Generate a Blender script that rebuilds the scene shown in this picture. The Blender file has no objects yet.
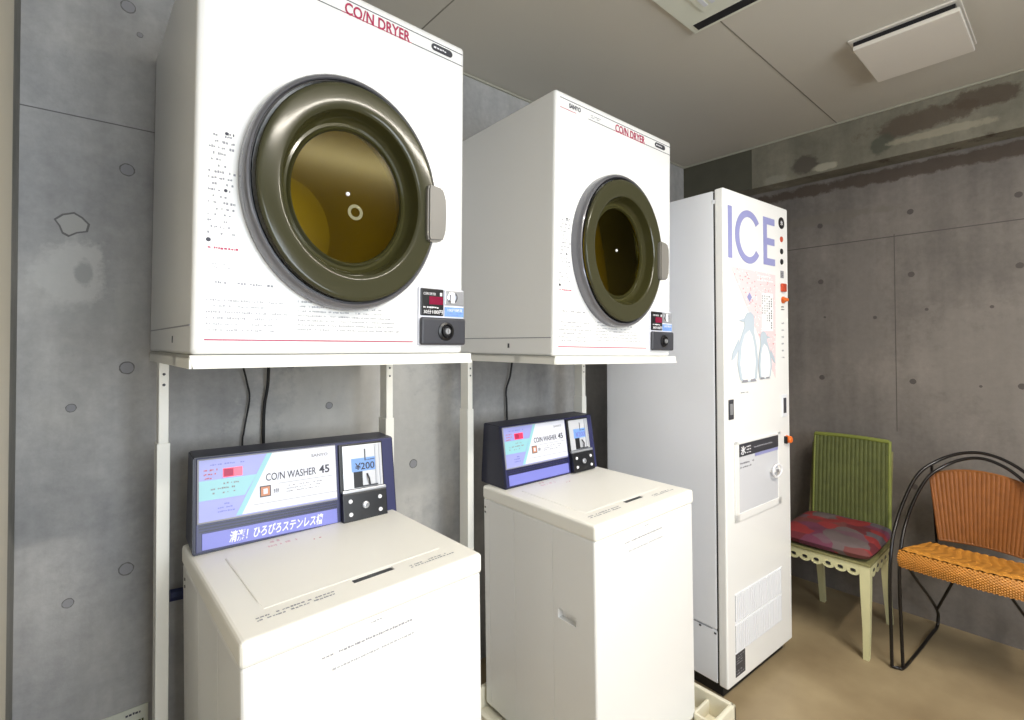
import bpy, bmesh, math, random
from mathutils import Matrix, Vector
random.seed(7)
R = math.radians
S = bpy.context.scene
COL = S.collection

# ---------------------------------------------------------------- camera, world, light, exposure
H = 1.285
YAW, PITCH, ROLL, F, CX, CY = 41.3262, 0.906, -0.2006, 499.3633, 516.2829, 334.1643
cd = bpy.data.cameras.new('camera'); cam = bpy.data.objects.new('camera', cd); COL.objects.link(cam)
y_, t_, r_ = R(YAW), R(PITCH), R(ROLL)
fw = Vector((math.sin(y_)*math.cos(t_), math.cos(y_)*math.cos(t_), math.sin(t_)))
rt = Vector((math.cos(y_), -math.sin(y_), 0)); up = rt.cross(fw)
rt2 = rt*math.cos(r_) + up*math.sin(r_); up2 = up*math.cos(r_) - rt*math.sin(r_)
mw = Matrix.Identity(4)
for i in range(3):
    mw[i][0] = rt2[i]; mw[i][1] = up2[i]; mw[i][2] = -fw[i]
mw[2][3] = H
cam.matrix_world = mw
cd.sensor_fit = 'HORIZONTAL'; cd.sensor_width = 36; cd.lens = 36*F/1024
cd.shift_x = (512-CX)/1024; cd.shift_y = (CY-360)/1024
cd.clip_start = .01
S.camera = cam
W = bpy.data.worlds.new('world'); S.world = W; W.use_nodes = True
W.node_tree.nodes['Background'].inputs[0].default_value = (.75, .85, 1, 1)
W.node_tree.nodes['Background'].inputs[1].default_value = .25
S.view_settings.view_transform = 'Standard'; S.view_settings.look = 'None'
S.view_settings.gamma = 1; S.view_settings.use_curve_mapping = False
S.view_settings.exposure = 0.35

def area(name, loc, rot, sx, sy, power, color, spread=180):
    l = bpy.data.lights.new(name, 'AREA'); l.shape = 'RECTANGLE'; l.size = sx; l.size_y = sy
    l.energy = power; l.color = color; l.spread = R(spread)
    o = bpy.data.objects.new(name, l); o.location = loc; o.rotation_euler = rot; COL.objects.link(o); return o
# daylight entering through the window in the near wall
area('window_daylight', (.60, -1.66, 1.50), (R(90), 0, 0), 1.3, 1.25, 50, (.86, .93, 1))
# tube of the ceiling lamp (its body is built further down)
area('ceiling_lamp_tube', (1.30, -.40, 2.225), (0, 0, 0), 1.1, .10, 32, (1, .93, .82))
area('ceiling_lamp_tube_upward', (1.30, -.40, 2.262), (R(180), 0, 0), 1.1, .06, 6, (1, .95, .86))

# ---------------------------------------------------------------- materials
def lin(c):
    return tuple(((v/255)/12.92 if v/255 <= .04045 else ((v/255+.055)/1.055)**2.4) for v in c) + (1,)
def mat(name, rgb, rough=.5, metal=0, coat=0, bump=0, bscale=60, var=0, vscale=8, spec=.5, trans=0, emit=0):
    m = bpy.data.materials.new(name); m.use_nodes = True
    n = m.node_tree.nodes; l = m.node_tree.links; b = n['Principled BSDF']
    c = lin(rgb); b.inputs['Base Color'].default_value = c
    b.inputs['Roughness'].default_value = rough; b.inputs['Metallic'].default_value = metal
    b.inputs['Coat Weight'].default_value = coat; b.inputs['Coat Roughness'].default_value = .08
    b.inputs['Specular IOR Level'].default_value = spec
    if trans: b.inputs['Transmission Weight'].default_value = trans
    if emit:
        b.inputs['Emission Color'].default_value = c; b.inputs['Emission Strength'].default_value = emit
    tc = n.new('ShaderNodeTexCoord')
    if var:
        no = n.new('ShaderNodeTexNoise'); no.inputs['Scale'].default_value = vscale; no.inputs['Detail'].default_value = 6
        mx = n.new('ShaderNodeMix'); mx.data_type = 'RGBA'
        mx.inputs[6].default_value = tuple(v*(1-var) for v in c[:3])+(1,); mx.inputs[7].default_value = tuple(min(1, v*(1+var)) for v in c[:3])+(1,)
        l.new(tc.outputs['Object'], no.inputs['Vector']); l.new(no.outputs['Fac'], mx.inputs[0]); l.new(mx.outputs[2], b.inputs['Base Color'])
    if bump:
        no = n.new('ShaderNodeTexNoise'); no.inputs['Scale'].default_value = bscale; no.inputs['Detail'].default_value = 4
        bp = n.new('ShaderNodeBump'); bp.inputs['Strength'].default_value = bump; bp.inputs['Distance'].default_value = .002
        l.new(tc.outputs['Object'], no.inputs['Vector']); l.new(no.outputs['Fac'], bp.inputs['Height']); l.new(bp.outputs[0], b.inputs['Normal'])
    return m

def concrete(name, dark, mid, light, stain=None, patches=(), rough=.75, seed=0.0, pale=None):
    """cast concrete: cloudy tone, streaks, pores; patches = irregular stains and painted light at world places ((x,y,z),(rx,ry,rz),rgb,amount)"""
    m = bpy.data.materials.new(name); m.use_nodes = True
    n = m.node_tree.nodes; l = m.node_tree.links; b = n['Principled BSDF']; b.inputs['Roughness'].default_value = rough
    b.inputs['Specular IOR Level'].default_value = .35
    geo = n.new('ShaderNodeTexCoord'); mp = n.new('ShaderNodeMapping'); mp.inputs['Location'].default_value = (seed, seed*.7, seed*.3)
    l.new(geo.outputs['Object'], mp.inputs['Vector'])
    def noise(sc, det=8, ro=.6, vec=None):
        k = n.new('ShaderNodeTexNoise'); k.inputs['Scale'].default_value = sc; k.inputs['Detail'].default_value = det; k.inputs['Roughness'].default_value = ro
        l.new(vec or mp.outputs[0], k.inputs['Vector']); return k.outputs['Fac']
    big = noise(1.8, 7, .62)
    cr = n.new('ShaderNodeValToRGB'); e = cr.color_ramp.elements
    e[0].position = .33; e[0].color = lin(dark); e[1].position = .68; e[1].color = lin(light)
    k = e.new(.5); k.color = lin(mid)
    l.new(big, cr.inputs[0]); col = cr.outputs[0]
    def mix(fac, c1, c2, mode='MIX'):
        x = n.new('ShaderNodeMix'); x.data_type = 'RGBA'; x.blend_type = mode
        for s, v in ((0, fac), (6, c1), (7, c2)):
            if isinstance(v, bpy.types.NodeSocket): l.new(v, x.inputs[s])
            else: x.inputs[s].default_value = v
        return x.outputs[2]
    def math_(op, a, b2=None, clamp=False):
        x = n.new('ShaderNodeMath'); x.operation = op; x.use_clamp = clamp
        for s, v in ((0, a), (1, b2)):
            if v is None: continue
            if isinstance(v, bpy.types.NodeSocket): l.new(v, x.inputs[s])
            else: x.inputs[s].default_value = v
        return x.outputs[0]
    # vertical water streaks
    ms = n.new('ShaderNodeMapping'); ms.inputs['Scale'].default_value = (7, 7, .7); l.new(geo.outputs['Object'], ms.inputs['Vector'])
    st = noise(1.5, 5, .55, ms.outputs[0])
    rr = n.new('ShaderNodeMapRange'); rr.inputs[1].default_value = .35; rr.inputs[2].default_value = .75; rr.inputs[3].default_value = .84; rr.inputs[4].default_value = 1.1
    l.new(st, rr.inputs[0])
    col = mix(1.0, col, mix(1.0, (1, 1, 1, 1), rr.outputs[0], 'MULTIPLY'), 'MULTIPLY')
    fine = noise(35, 4, .7)
    r2 = n.new('ShaderNodeMapRange'); r2.inputs[1].default_value = .3; r2.inputs[2].default_value = .7; r2.inputs[3].default_value = .9; r2.inputs[4].default_value = 1.08
    l.new(fine, r2.inputs[0]); col = mix(1.0, col, r2.outputs[0], 'MULTIPLY')
    edge = noise(11, 10, .72); 
    for (c, rad, rgb, amt) in patches:
        sub = n.new('ShaderNodeVectorMath'); sub.operation = 'SUBTRACT'; l.new(geo.outputs['Object'], sub.inputs[0]); sub.inputs[1].default_value = c
        dv = n.new('ShaderNodeVectorMath'); dv.operation = 'DIVIDE'; l.new(sub.outputs[0], dv.inputs[0]); dv.inputs[1].default_value = rad
        ln = n.new('ShaderNodeVectorMath'); ln.operation = 'LENGTH'; l.new(dv.outputs[0], ln.inputs[0])
        d = math_('ADD', ln.outputs['Value'], math_('MULTIPLY', math_('SUBTRACT', edge, .5), 2.2))
        mr = n.new('ShaderNodeMapRange'); mr.inputs[1].default_value = .75; mr.inputs[2].default_value = 1.05; mr.inputs[3].default_value = amt; mr.inputs[4].default_value = 0
        l.new(d, mr.inputs[0]); col = mix(mr.outputs[0], col, lin(rgb))
    l.new(col, b.inputs['Base Color'])
    bp = n.new('ShaderNodeBump'); bp.inputs['Strength'].default_value = .25; bp.inputs['Distance'].default_value = .004
    l.new(math_('ADD', fine, big), bp.inputs['Height']); l.new(bp.outputs[0], b.inputs['Normal'])
    return m

M = {}
M['white'] = mat('white_enamel', (243, 243, 242), .32, coat=.3)
M['offwhite'] = mat('offwhite_enamel', (232, 229, 218), .38, coat=.2)
M['lid'] = mat('cream_lid_plastic', (250, 248, 241), .35)
M['icewhite'] = mat('cool_white_enamel', (240, 242, 248), .3, coat=.3)
M['post'] = mat('cream_painted_steel', (242, 241, 234), .4)
M['cream'] = mat('cream_plastic', (232, 226, 205), .45)
M['navy'] = mat('navy_plastic', (44, 46, 92), .35)
M['navydark'] = mat('dark_navy_plastic', (34, 36, 58), .4)
M['lav'] = mat('lavender_print', (160, 165, 226), .4)
M['lav2'] = mat('blue_lavender_print', (128, 132, 212), .4)
M['teal'] = mat('aqua_print', (150, 205, 215), .4)
M['print'] = mat('pale_print', (226, 228, 240), .4)
M['black'] = mat('black_plastic', (22, 22, 26), .35)
M['dgrey'] = mat('dark_grey_plastic', (62, 63, 70), .4)
M['ink'] = mat('dark_ink', (60, 60, 74), .6)
M['greyink'] = mat('grey_ink', (150, 150, 158), .6)
M['paleink'] = mat('faint_grey_print', (176, 176, 182), .6)
M['pinkpale'] = mat('faint_pink_print', (236, 205, 208), .6)
M['redink'] = mat('crimson_ink', (178, 40, 84), .5)
M['pinkink'] = mat('faded_red_ink', (205, 120, 135), .6)
M['whiteink'] = mat('white_ink', (240, 240, 245), .5)
M['chrome'] = mat('brushed_chrome', (205, 208, 214), .2, metal=1)
M['silver'] = mat('silver_plastic', (190, 192, 198), .3, metal=.6)
M['coinplate'] = mat('pale_steel_coin_plate', (222, 224, 230), .25, metal=.3)
M['bluelabel'] = mat('sky_blue_label', (125, 165, 228), .4)
M['led'] = mat('red_led', (240, 50, 80), .3, emit=.8)
M['leddark'] = mat('dim_red_led', (120, 15, 50), .25, emit=.3)
M['orange'] = mat('orange_plastic', (232, 112, 40), .35)
M['redknob'] = mat('brick_red_plastic', (190, 72, 45), .4)
M['olive'] = mat('olive_smoked_plastic', (64, 63, 45), .12, coat=.0, spec=.28)
M['olivedark'] = mat('dark_olive_plastic', (62, 60, 34), .1, coat=.0, spec=.35)
M['rim'] = mat('violet_grey_rim', (112, 112, 118), .25, metal=.35, coat=.4)
M['groove'] = mat('dark_groove', (24, 24, 30), .3)
M['handle'] = mat('grey_handle_plastic', (128, 125, 120), .4)
M['drum'] = mat('drum_steel', (190, 182, 140), .35, metal=.3)
M['drumback'] = mat('drum_back_steel', (198, 188, 140), .45)
M['rubber'] = mat('black_rubber', (25, 25, 27), .6)
M['iron'] = mat('black_iron_rod', (24, 20, 20), .3, metal=.4, coat=.3)
M['rod_worn'] = mat('worn_rod', (150, 150, 145), .35, metal=.5)
M['green'] = mat('green_painted_wicker', (84, 90, 44), .7, bump=.4, bscale=150, var=.35, vscale=30)
M['greenborder'] = mat('light_green_wicker', (122, 130, 58), .6, bump=.4, bscale=150, var=.2, vscale=30)
M['creamwood'] = mat('cream_green_painted_wood', (206, 202, 158), .5, var=.08, vscale=14)
M['woodedge'] = mat('green_worn_wood_edge', (128, 124, 82), .6, var=.3, vscale=40)
M['rattan'] = mat('orange_rattan', (190, 128, 48), .5, bump=.5, bscale=120, var=.35, vscale=35)
M['rattan2'] = mat('brown_rattan', (138, 82, 32), .5, bump=.5, bscale=120, var=.3, vscale=35)
M['ceil'] = mat('grey_painted_ceiling_board', (200, 195, 184), .7, bump=.1, bscale=25, var=.06, vscale=1.3)
M['seam'] = mat('dark_seam', (130, 126, 116), .8)
M['bead'] = mat('pale_bead', (178, 176, 160), .6)
M['acpanel'] = mat('pale_green_white_plastic', (216, 218, 204), .5)
M['ventpanel'] = mat('warm_white_plastic', (226, 220, 210), .5)
M['trim'] = mat('cream_door_casing', (205, 200, 186), .5, var=.05, vscale=6)
M['plug'] = mat('tie_hole_mortar', (150, 150, 153), .85, bump=.4, bscale=80)
M['plugring'] = mat('tie_hole_rim', (112, 111, 110), .9)
M['icegrey'] = mat('frosted_window_plastic', (214, 216, 222), .2)
M['peri'] = mat('periwinkle_letters', (150, 152, 202), .45)
M['pink'] = mat('pale_pink_print', (240, 214, 218), .45)
M['pengrey'] = mat('pale_blue_grey_print', (192, 204, 216), .45)
M['penwhite'] = mat('white_print', (244, 244, 246), .45)
M['bluehose'] = mat('navy_rubber_hose', (40, 48, 88), .5)
M['painted_reflection'] = mat('painted_glass_reflection', (128, 124, 92), .7)  # colour of the reflection painted on the near dryer's door glass
M['tan'] = mat('tan_sticker', (205, 140, 108), .5)
M['scar'] = mat('pale_scar_mortar', (176, 175, 172), .85, bump=.4, bscale=80)
M['plugdark'] = mat('dark_tie_hole', (84, 79, 76), .9)
M['beamdark'] = mat('dark_formwork_panel', (84, 82, 70), .85, var=.15, vscale=12)
M['tube'] = mat('lit_tube', (255, 246, 228), .4, emit=4)
M['brick'] = mat('sticker_white', (246, 246, 244), .45)

# smoked glass: olive tinted, glossy
gm = bpy.data.materials.new('olive_smoked_glass'); gm.use_nodes = True; n = gm.node_tree.nodes; l = gm.node_tree.links
n.remove(n['Principled BSDF'])
tr = n.new('ShaderNodeBsdfTransparent'); tr.inputs[0].default_value = (.88, .80, .30, 1)
gl = n.new('ShaderNodeBsdfGlossy'); gl.inputs['Roughness'].default_value = .16; gl.inputs[0].default_value = (.28, .28, .25, 1); fr = n.new('ShaderNodeFresnel'); fr.inputs[0].default_value = 1.3
mx = n.new('ShaderNodeMixShader'); l.new(fr.outputs[0], mx.inputs[0]); l.new(tr.outputs[0], mx.inputs[1]); l.new(gl.outputs[0], mx.inputs[2])
l.new(mx.outputs[0], n['Material Output'].inputs[0]); M['glass'] = gm

# quilted patchwork cushion cloth
cm = bpy.data.materials.new('patchwork_cushion_cloth'); cm.use_nodes = True; n = cm.node_tree.nodes; l = cm.node_tree.links; b = n['Principled BSDF']
tc = n.new('ShaderNodeTexCoord'); mpp = n.new('ShaderNodeMapping'); mpp.inputs['Scale'].default_value = (1, .8, 1); mpp.inputs['Rotation'].default_value = (0, 0, .6)
no = n.new('ShaderNodeTexNoise'); no.inputs['Scale'].default_value = 8; ad = n.new('ShaderNodeVectorMath'); ad.operation = 'ADD'
sc = n.new('ShaderNodeVectorMath'); sc.operation = 'SCALE'; sc.inputs['Scale'].default_value = .12
l.new(tc.outputs['Object'], mpp.inputs[0]); l.new(mpp.outputs[0], no.inputs['Vector']); l.new(no.outputs['Color'], sc.inputs[0]); l.new(sc.outputs[0], ad.inputs[0]); l.new(mpp.outputs[0], ad.inputs[1])
vo = n.new('ShaderNodeTexVoronoi'); vo.inputs['Scale'].default_value = 13; l.new(ad.outputs[0], vo.inputs['Vector'])
sp = n.new('ShaderNodeSeparateColor'); l.new(vo.outputs['Color'], sp.inputs[0])
cr = n.new('ShaderNodeValToRGB'); cr.color_ramp.interpolation = 'CONSTANT'
cols = [(0, (132, 40, 42)), (.2, (98, 70, 80)), (.38, (100, 46, 68)), (.52, (96, 84, 84)), (.66, (96, 32, 40)), (.8, (106, 56, 54)), (.92, (84, 78, 84))]
e = cr.color_ramp.elements; e[0].color = lin(cols[0][1]); e[1].position = cols[1][0]; e[1].color = lin(cols[1][1])
for p_, c_ in cols[2:]:
    k = e.new(p_); k.color = lin(c_)
l.new(sp.outputs[0], cr.inputs[0]); l.new(cr.outputs[0], b.inputs['Base Color']); b.inputs['Roughness'].default_value = .8; M['cushion'] = cm

# floor
fm = bpy.data.materials.new('beige_sealed_floor'); fm.use_nodes = True; n = fm.node_tree.nodes; l = fm.node_tree.links; b = n['Principled BSDF']
tc = n.new('ShaderNodeTexCoord'); no = n.new('ShaderNodeTexNoise'); no.inputs['Scale'].default_value = 3.5; no.inputs['Detail'].default_value = 8
cr = n.new('ShaderNodeValToRGB'); e = cr.color_ramp.elements; e[0].position = .3; e[0].color = lin((138, 120, 92)); e[1].position = .72; e[1].color = lin((170, 152, 120))
l.new(tc.outputs['Object'], no.inputs['Vector']); l.new(no.outputs['Fac'], cr.inputs[0]); l.new(cr.outputs[0], b.inputs['Base Color'])
b.inputs['Roughness'].default_value = .42; M['floor'] = fm

# ---------------------------------------------------------------- mesh helpers
ID = Matrix.Identity(4)
class MB:
    def __init__(s, M0=ID): s.v = []; s.f = []; s.mi = []; s.mats = []; s.M = M0; s.smooth = []
    def slot(s, m):
        m = M[m] if isinstance(m, str) else m
        if m not in s.mats: s.mats.append(m)
        return s.mats.index(m)
    def add(s, vs, fs, m, smooth=False):
        o = len(s.v); s.v += [s.M @ Vector(p) for p in vs]; k = s.slot(m)
        for f in fs: s.f.append([o+i for i in f]); s.mi.append(k); s.smooth.append(smooth)
        return s
    def addbm(s, bm, m, smooth=False):
        bm.verts.index_update(); s.add([v.co.copy() for v in bm.verts], [[v.index for v in f.verts] for f in bm.faces], m, smooth); bm.free(); return s
    def box(s, x0, x1, y0, y1, z0, z1, m, r=0, seg=2):
        bm = bmesh.new(); bmesh.ops.create_cube(bm, size=1)
        for v in bm.verts:
            v.co = Vector((x0+(v.co.x+.5)*(x1-x0), y0+(v.co.y+.5)*(y1-y0), z0+(v.co.z+.5)*(z1-z0)))
        if r > 0:
            r = min(r, .49*min(abs(x1-x0), abs(y1-y0), abs(z1-z0)))
            bmesh.ops.bevel(bm, geom=bm.edges[:], offset=r, segments=seg, profile=.5, affect='EDGES')
        return s.addbm(bm, m, r > 0)
    def prism(s, pts, d0, d1, m, axis='y', r=0):
        """extrude an outline: axis y -> pts are (x,z); x -> (y,z); z -> (x,y)"""
        def P(a, b_, d): return {'y': (a, d, b_), 'x': (d, a, b_), 'z': (a, b_, d)}[axis]
        bm = bmesh.new(); vs = [bm.verts.new(P(a, b_, d0)) for a, b_ in pts]; f = bm.faces.new(vs)
        ex = bmesh.ops.extrude_face_region(bm, geom=[f]); nv = [g for g in ex['geom'] if isinstance(g, bmesh.types.BMVert)]
        dv = Vector(P(0, 0, d1))-Vector(P(0, 0, d0))
        for v in nv: v.co += dv
        bmesh.ops.recalc_face_normals(bm, faces=bm.faces[:])
        if r: bmesh.ops.bevel(bm, geom=bm.edges[:], offset=r, segments=2, affect='EDGES')
        return s.addbm(bm, m, bool(r))
    def tube(s, pts, r, m, n=8, cap=True, radii=None):
        pts = [Vector(p) for p in pts]; vs = []; fs = []; u = None
        for i, p in enumerate(pts):
            t = (pts[min(i+1, len(pts)-1)]-pts[max(i-1, 0)]).normalized()
            if u is None: u = t.orthogonal().normalized()
            u = (u-t*u.dot(t)).normalized(); w = t.cross(u); rr = radii[i] if radii else r
            vs += [p+(u*math.cos(2*math.pi*k/n)+w*math.sin(2*math.pi*k/n))*rr for k in range(n)]
        for i in range(len(pts)-1):
            for k in range(n): fs.append((i*n+k, i*n+(k+1) % n, (i+1)*n+(k+1) % n, (i+1)*n+k))
        if cap: fs += [tuple(range(n))[::-1], tuple((len(pts)-1)*n+k for k in range(n))]
        return s.add(vs, fs, m, True)
    def lathe(s, prof, cx, cz, m, n=64, ax=1, az=1, capstart=False, capend=False):
        """prof: (radius, y); axis along y, ellipse scale ax/az"""
        vs = []; fs = []
        for r, y in prof: vs += [(cx+r*ax*math.cos(2*math.pi*k/n), y, cz+r*az*math.sin(2*math.pi*k/n)) for k in range(n)]
        for i in range(len(prof)-1):
            for k in range(n): fs.append((i*n+k, i*n+(k+1) % n, (i+1)*n+(k+1) % n, (i+1)*n+k))
        if capstart: fs.append(tuple(range(n))[::-1])
        if capend: fs.append(tuple((len(prof)-1)*n+k for k in range(n)))
        return s.add(vs, fs, m, True)
    def quad(s, x0, x1, z0, z1, y, m, th=.0006):
        return s.box(x0, x1, y-th, y, z0, z1, m)
    def poly(s, pts, y, m, th=.0006): return s.prism(pts, y-th, y, m, 'y')
    def disc(s, cx, cz, r, y, m, th=.0006, n=24, rz=None):
        rz = rz or r
        return s.poly([(cx+r*math.cos(2*math.pi*k/n), cz+rz*math.sin(2*math.pi*k/n)) for k in range(n)], y, m, th)
    def text(s, txt, x0, x1, z0, z1, y, m, th=.0006, offset=0, shear=0):
        """flat lettering facing -y, fitted to the box"""
        c = bpy.data.curves.new('t', 'FONT'); c.body = txt; c.extrude = .01; c.offset = offset; c.shear = shear; c.resolution_u = 3
        o = bpy.data.objects.new('t', c); COL.objects.link(o)
        dg = bpy.context.evaluated_depsgraph_get(); me = bpy.data.meshes.new_from_object(o.evaluated_get(dg))
        if len(me.vertices):
            xs = [v.co.x for v in me.vertices]; ys = [v.co.y for v in me.vertices]
            a, b_, c0, d = min(xs), max(xs), min(ys), max(ys)
            vs = [(x0+(v.co.x-a)/(b_-a)*(x1-x0), y-(v.co.z+.01)/.02*th, z0+(v.co.y-c0)/(d-c0)*(z1-z0)) for v in me.vertices]
            s.add(vs, [tuple(p.vertices) for p in me.polygons], m)
        bpy.data.objects.remove(o); bpy.data.curves.remove(c); bpy.data.meshes.remove(me)
        return s
    def micro(s, x0, x1, z0, z1, rows, y, m, fill=.7, seed=0, gl=.004, vertical=False):
        """rows of tiny unreadable print"""
        rg = random.Random(seed); dz = (z1-z0)/rows
        for i in range(rows):
            za = z1-(i+.75)*dz; h = dz*.42; x = x0; xe = x1-(x1-x0)*rg.random()*.35
            while x < xe:
                w = gl*rg.uniform(.4, 1.2)
                if rg.random() < fill: s.quad(x, min(x+w, x1), za+h*rg.random()*.3, za+h*rg.uniform(.7, 1.1), y, m, .0004)
                x += w*1.35
        return s
    def build(s, name, parent=None, **props):
        me = bpy.data.meshes.new(name); me.from_pydata([tuple(v) for v in s.v], [], s.f)
        for m in s.mats: me.materials.append(m)
        me.polygons.foreach_set('material_index', s.mi); me.polygons.foreach_set('use_smooth', s.smooth); me.update()
        if any(s.smooth):
            try: me.set_sharp_from_angle(angle=R(40))
            except Exception: pass
        o = bpy.data.objects.new(name, me); COL.objects.link(o); o.parent = parent
        if any(s.smooth) and len(s.f) < 3000:
            wn = o.modifiers.new('wn', 'WEIGHTED_NORMAL'); wn.keep_sharp = True; wn.weight = 80
        for k, v in props.items(): o[k] = v
        return o
def thing(name, label, cat, M0, group=None):
    o = bpy.data.objects.new(name, None); o.empty_display_size = .1; COL.objects.link(o); o.matrix_world = M0
    o['label'] = label; o['category'] = cat
    if group: o['group'] = group
    return o
def cut(o, cutters):
    """carve boxes out of a mesh for recesses"""
    bm = MB()
    for c in cutters: bm.box(*c, o.data.materials[0])
    k = bm.build('cutter'); k.parent = o.parent
    o.modifiers.clear(); md = o.modifiers.new('b', 'BOOLEAN'); md.operation = 'DIFFERENCE'; md.object = k; md.solver = 'EXACT'
    bpy.context.view_layer.update()
    dg = bpy.context.evaluated_depsgraph_get(); me = bpy.data.meshes.new_from_object(o.evaluated_get(dg))
    o.modifiers.clear(); old = o.data; o.data = me; me.name = o.name
    me.polygons.foreach_set('use_smooth', [False]*len(me.polygons)); me.update(); bpy.data.objects.remove(k); bpy.data.meshes.remove(old)
def Mx(x, y, z, yaw=0, tilt=0): return Matrix.Translation((x, y, z)) @ Matrix.Rotation(R(yaw), 4, 'Z') @ Matrix.Rotation(R(-tilt), 4, 'Y')

# ---------------------------------------------------------------- the room
XC, YA, XB, YN, ZC = -.105, 1.633, 2.955, -1.6, 2.368
XBM, ZBM = 2.829, 2.137
concA = concrete('concrete_back_wall', (154, 154, 155), (176, 175, 174), (198, 196, 192), seed=1.3,
    patches=[((-.01, YA, 1.45), (.07, .2, .09), (206, 205, 201), .6), ((.012, YA, 1.455), (.02, .2, .035), (150, 150, 150), .7), ((.04, YA, 1.36), (.1, .2, .035), (170, 170, 168), .4),
             ((.09, YA, 1.40), (.02, .2, .05), (180, 180, 176), .35), ((.75, YA, .95), (.4, .2, .4), (200, 198, 192), .5)])  # last patch: bounced light painted into the wall behind the washers
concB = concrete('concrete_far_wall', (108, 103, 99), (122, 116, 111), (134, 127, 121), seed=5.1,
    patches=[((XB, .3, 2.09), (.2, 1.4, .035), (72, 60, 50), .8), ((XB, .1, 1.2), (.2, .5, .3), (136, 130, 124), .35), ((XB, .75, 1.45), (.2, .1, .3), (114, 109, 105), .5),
             ((XB, .9, 1.93), (.2, .3, .03), (112, 106, 98), .6)])
concBm = concrete('concrete_beam', (108, 105, 92), (126, 122, 108), (144, 139, 124), seed=2.2,
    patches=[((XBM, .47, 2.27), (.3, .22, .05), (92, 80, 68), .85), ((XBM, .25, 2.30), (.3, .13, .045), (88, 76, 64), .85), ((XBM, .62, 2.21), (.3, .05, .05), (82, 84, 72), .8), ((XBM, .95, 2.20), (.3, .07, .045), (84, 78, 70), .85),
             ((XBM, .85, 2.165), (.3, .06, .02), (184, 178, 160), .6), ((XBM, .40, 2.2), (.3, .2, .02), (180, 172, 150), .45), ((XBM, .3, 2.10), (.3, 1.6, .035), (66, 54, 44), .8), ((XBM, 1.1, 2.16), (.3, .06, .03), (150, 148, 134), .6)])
concC = concrete('concrete_left_wall', (128, 127, 122), (146, 145, 140), (160, 158, 152), seed=8.4)
concD = concrete('concrete_near_wall', (150, 148, 142), (170, 168, 162), (188, 186, 180), seed=3.4)
def plugs(mb, plane, pts, r=.014):
    for p in pts:
        a, z, rr = p[0], p[1], (p[2] if len(p) > 2 else r)
        n = 24
        for (ra, dep, m) in ((rr*1.18, .0008, 'plugring'), (rr, .0014, 'plug')):
            ring = [(a+ra*math.cos(2*math.pi*k/n)*random.uniform(.94, 1.04), z+ra*math.sin(2*math.pi*k/n)*random.uniform(.94, 1.04)) for k in range(n)]
            if plane == 'A': mb.prism(ring, YA-dep, YA+.002, m, 'y')
            else: mb.prism(ring, XB-dep, XB+.002, 'plugdark', 'x')
def structure(mb, name, **k):
    o = mb.build(name); o['kind'] = 'structure'; return o
structure(MB().box(XC-.2, XB+.2, YN-.2, YA+.2, -.1, 0, 'floor'), 'floor')
c = MB(); c.box(XC-.2, XB+.2, YN-.2, YA+.2, ZC, ZC+.1, 'ceil')
c.box(1.25, XBM, .795, .799, ZC-.0012, ZC+.001, 'seam'); c.box(.884, .888, -1.0, YA, ZC-.0012, ZC+.001, 'seam')
c.box(.888, XBM, -.11, -.106, ZC-.0012, ZC+.001, 'seam')
structure(c, 'ceiling')
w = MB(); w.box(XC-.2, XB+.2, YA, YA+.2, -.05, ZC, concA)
plugs(w, 'A', [(.093, 2.162), (.094, 1.735), (.097, 1.222), (.099, .706), (-.010, 1.128, .009), (-.012, .657, .010), (.118, 2.098, .006), (.50, 1.222), (.50, .706), (.93, 1.222), (.93, .84), (.62, 1.08, .01), (1.32, 2.16), (1.32, 1.222), (1.75, 1.222), (2.15, 2.16), (2.55, 2.16)])
# chipped scar left of the dryer and board joint line
scar = [(-.045, 1.585), (-.03, 1.60), (-.008, 1.608), (.008, 1.598), (.022, 1.582), (.018, 1.562), (-.002, 1.556), (-.018, 1.545), (-.030, 1.552), (-.036, 1.57)]
w.prism(scar, YA-.0008, YA+.002, 'plugring', 'y'); w.prism([(-.012+(x+.012)*.86, 1.577+(z-1.577)*.84) for x, z in scar], YA-.0014, YA+.002, 'scar', 'y')
w.prism([(XC, 1.843), (.6, 1.853), (.6, 1.8555), (XC, 1.8455)], YA-.001, YA+.002, 'plugring', 'y')
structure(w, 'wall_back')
w = MB(); w.box(XB, XB+.2, YN-.2, YA+.2, -.05, ZC, concB)
plugs(w, 'B', [(y, z) for y in (.917, .535, .173, -.2, -.58, -.95, -1.33, 1.3) for z in (1.895, 1.598, 1.093, .60)], .011)
plugs(w, 'B', [(.68, 1.40, .007), (.48, 1.43, .006), (.26, 1.43, .006), (.90, 1.41, .005), (.30, 1.085, .005)])
w.prism([(YA, 1.782), (YN, 1.796), (YN, 1.799), (YA, 1.787)], XB-.001, XB+.002, 'plugdark', 'x')
w.box(XB-.0008, XB+.001, .597, .600, .85, 1.80, 'plugdark'); 
structure(w, 'wall_right')
structure(MB().box(XBM, XB+.05, YN-.1, YA+.05, ZBM, ZC, concBm).box(XBM-.001, XBM+.002, 1.215, YA, ZBM, ZC-.01, 'beamdark'), 'wall_beam')
w = MB(); w.box(XC-.2, XC, YN-.2, YA+.1, -.05, ZC, concC); structure(w, 'wall_left')
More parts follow.
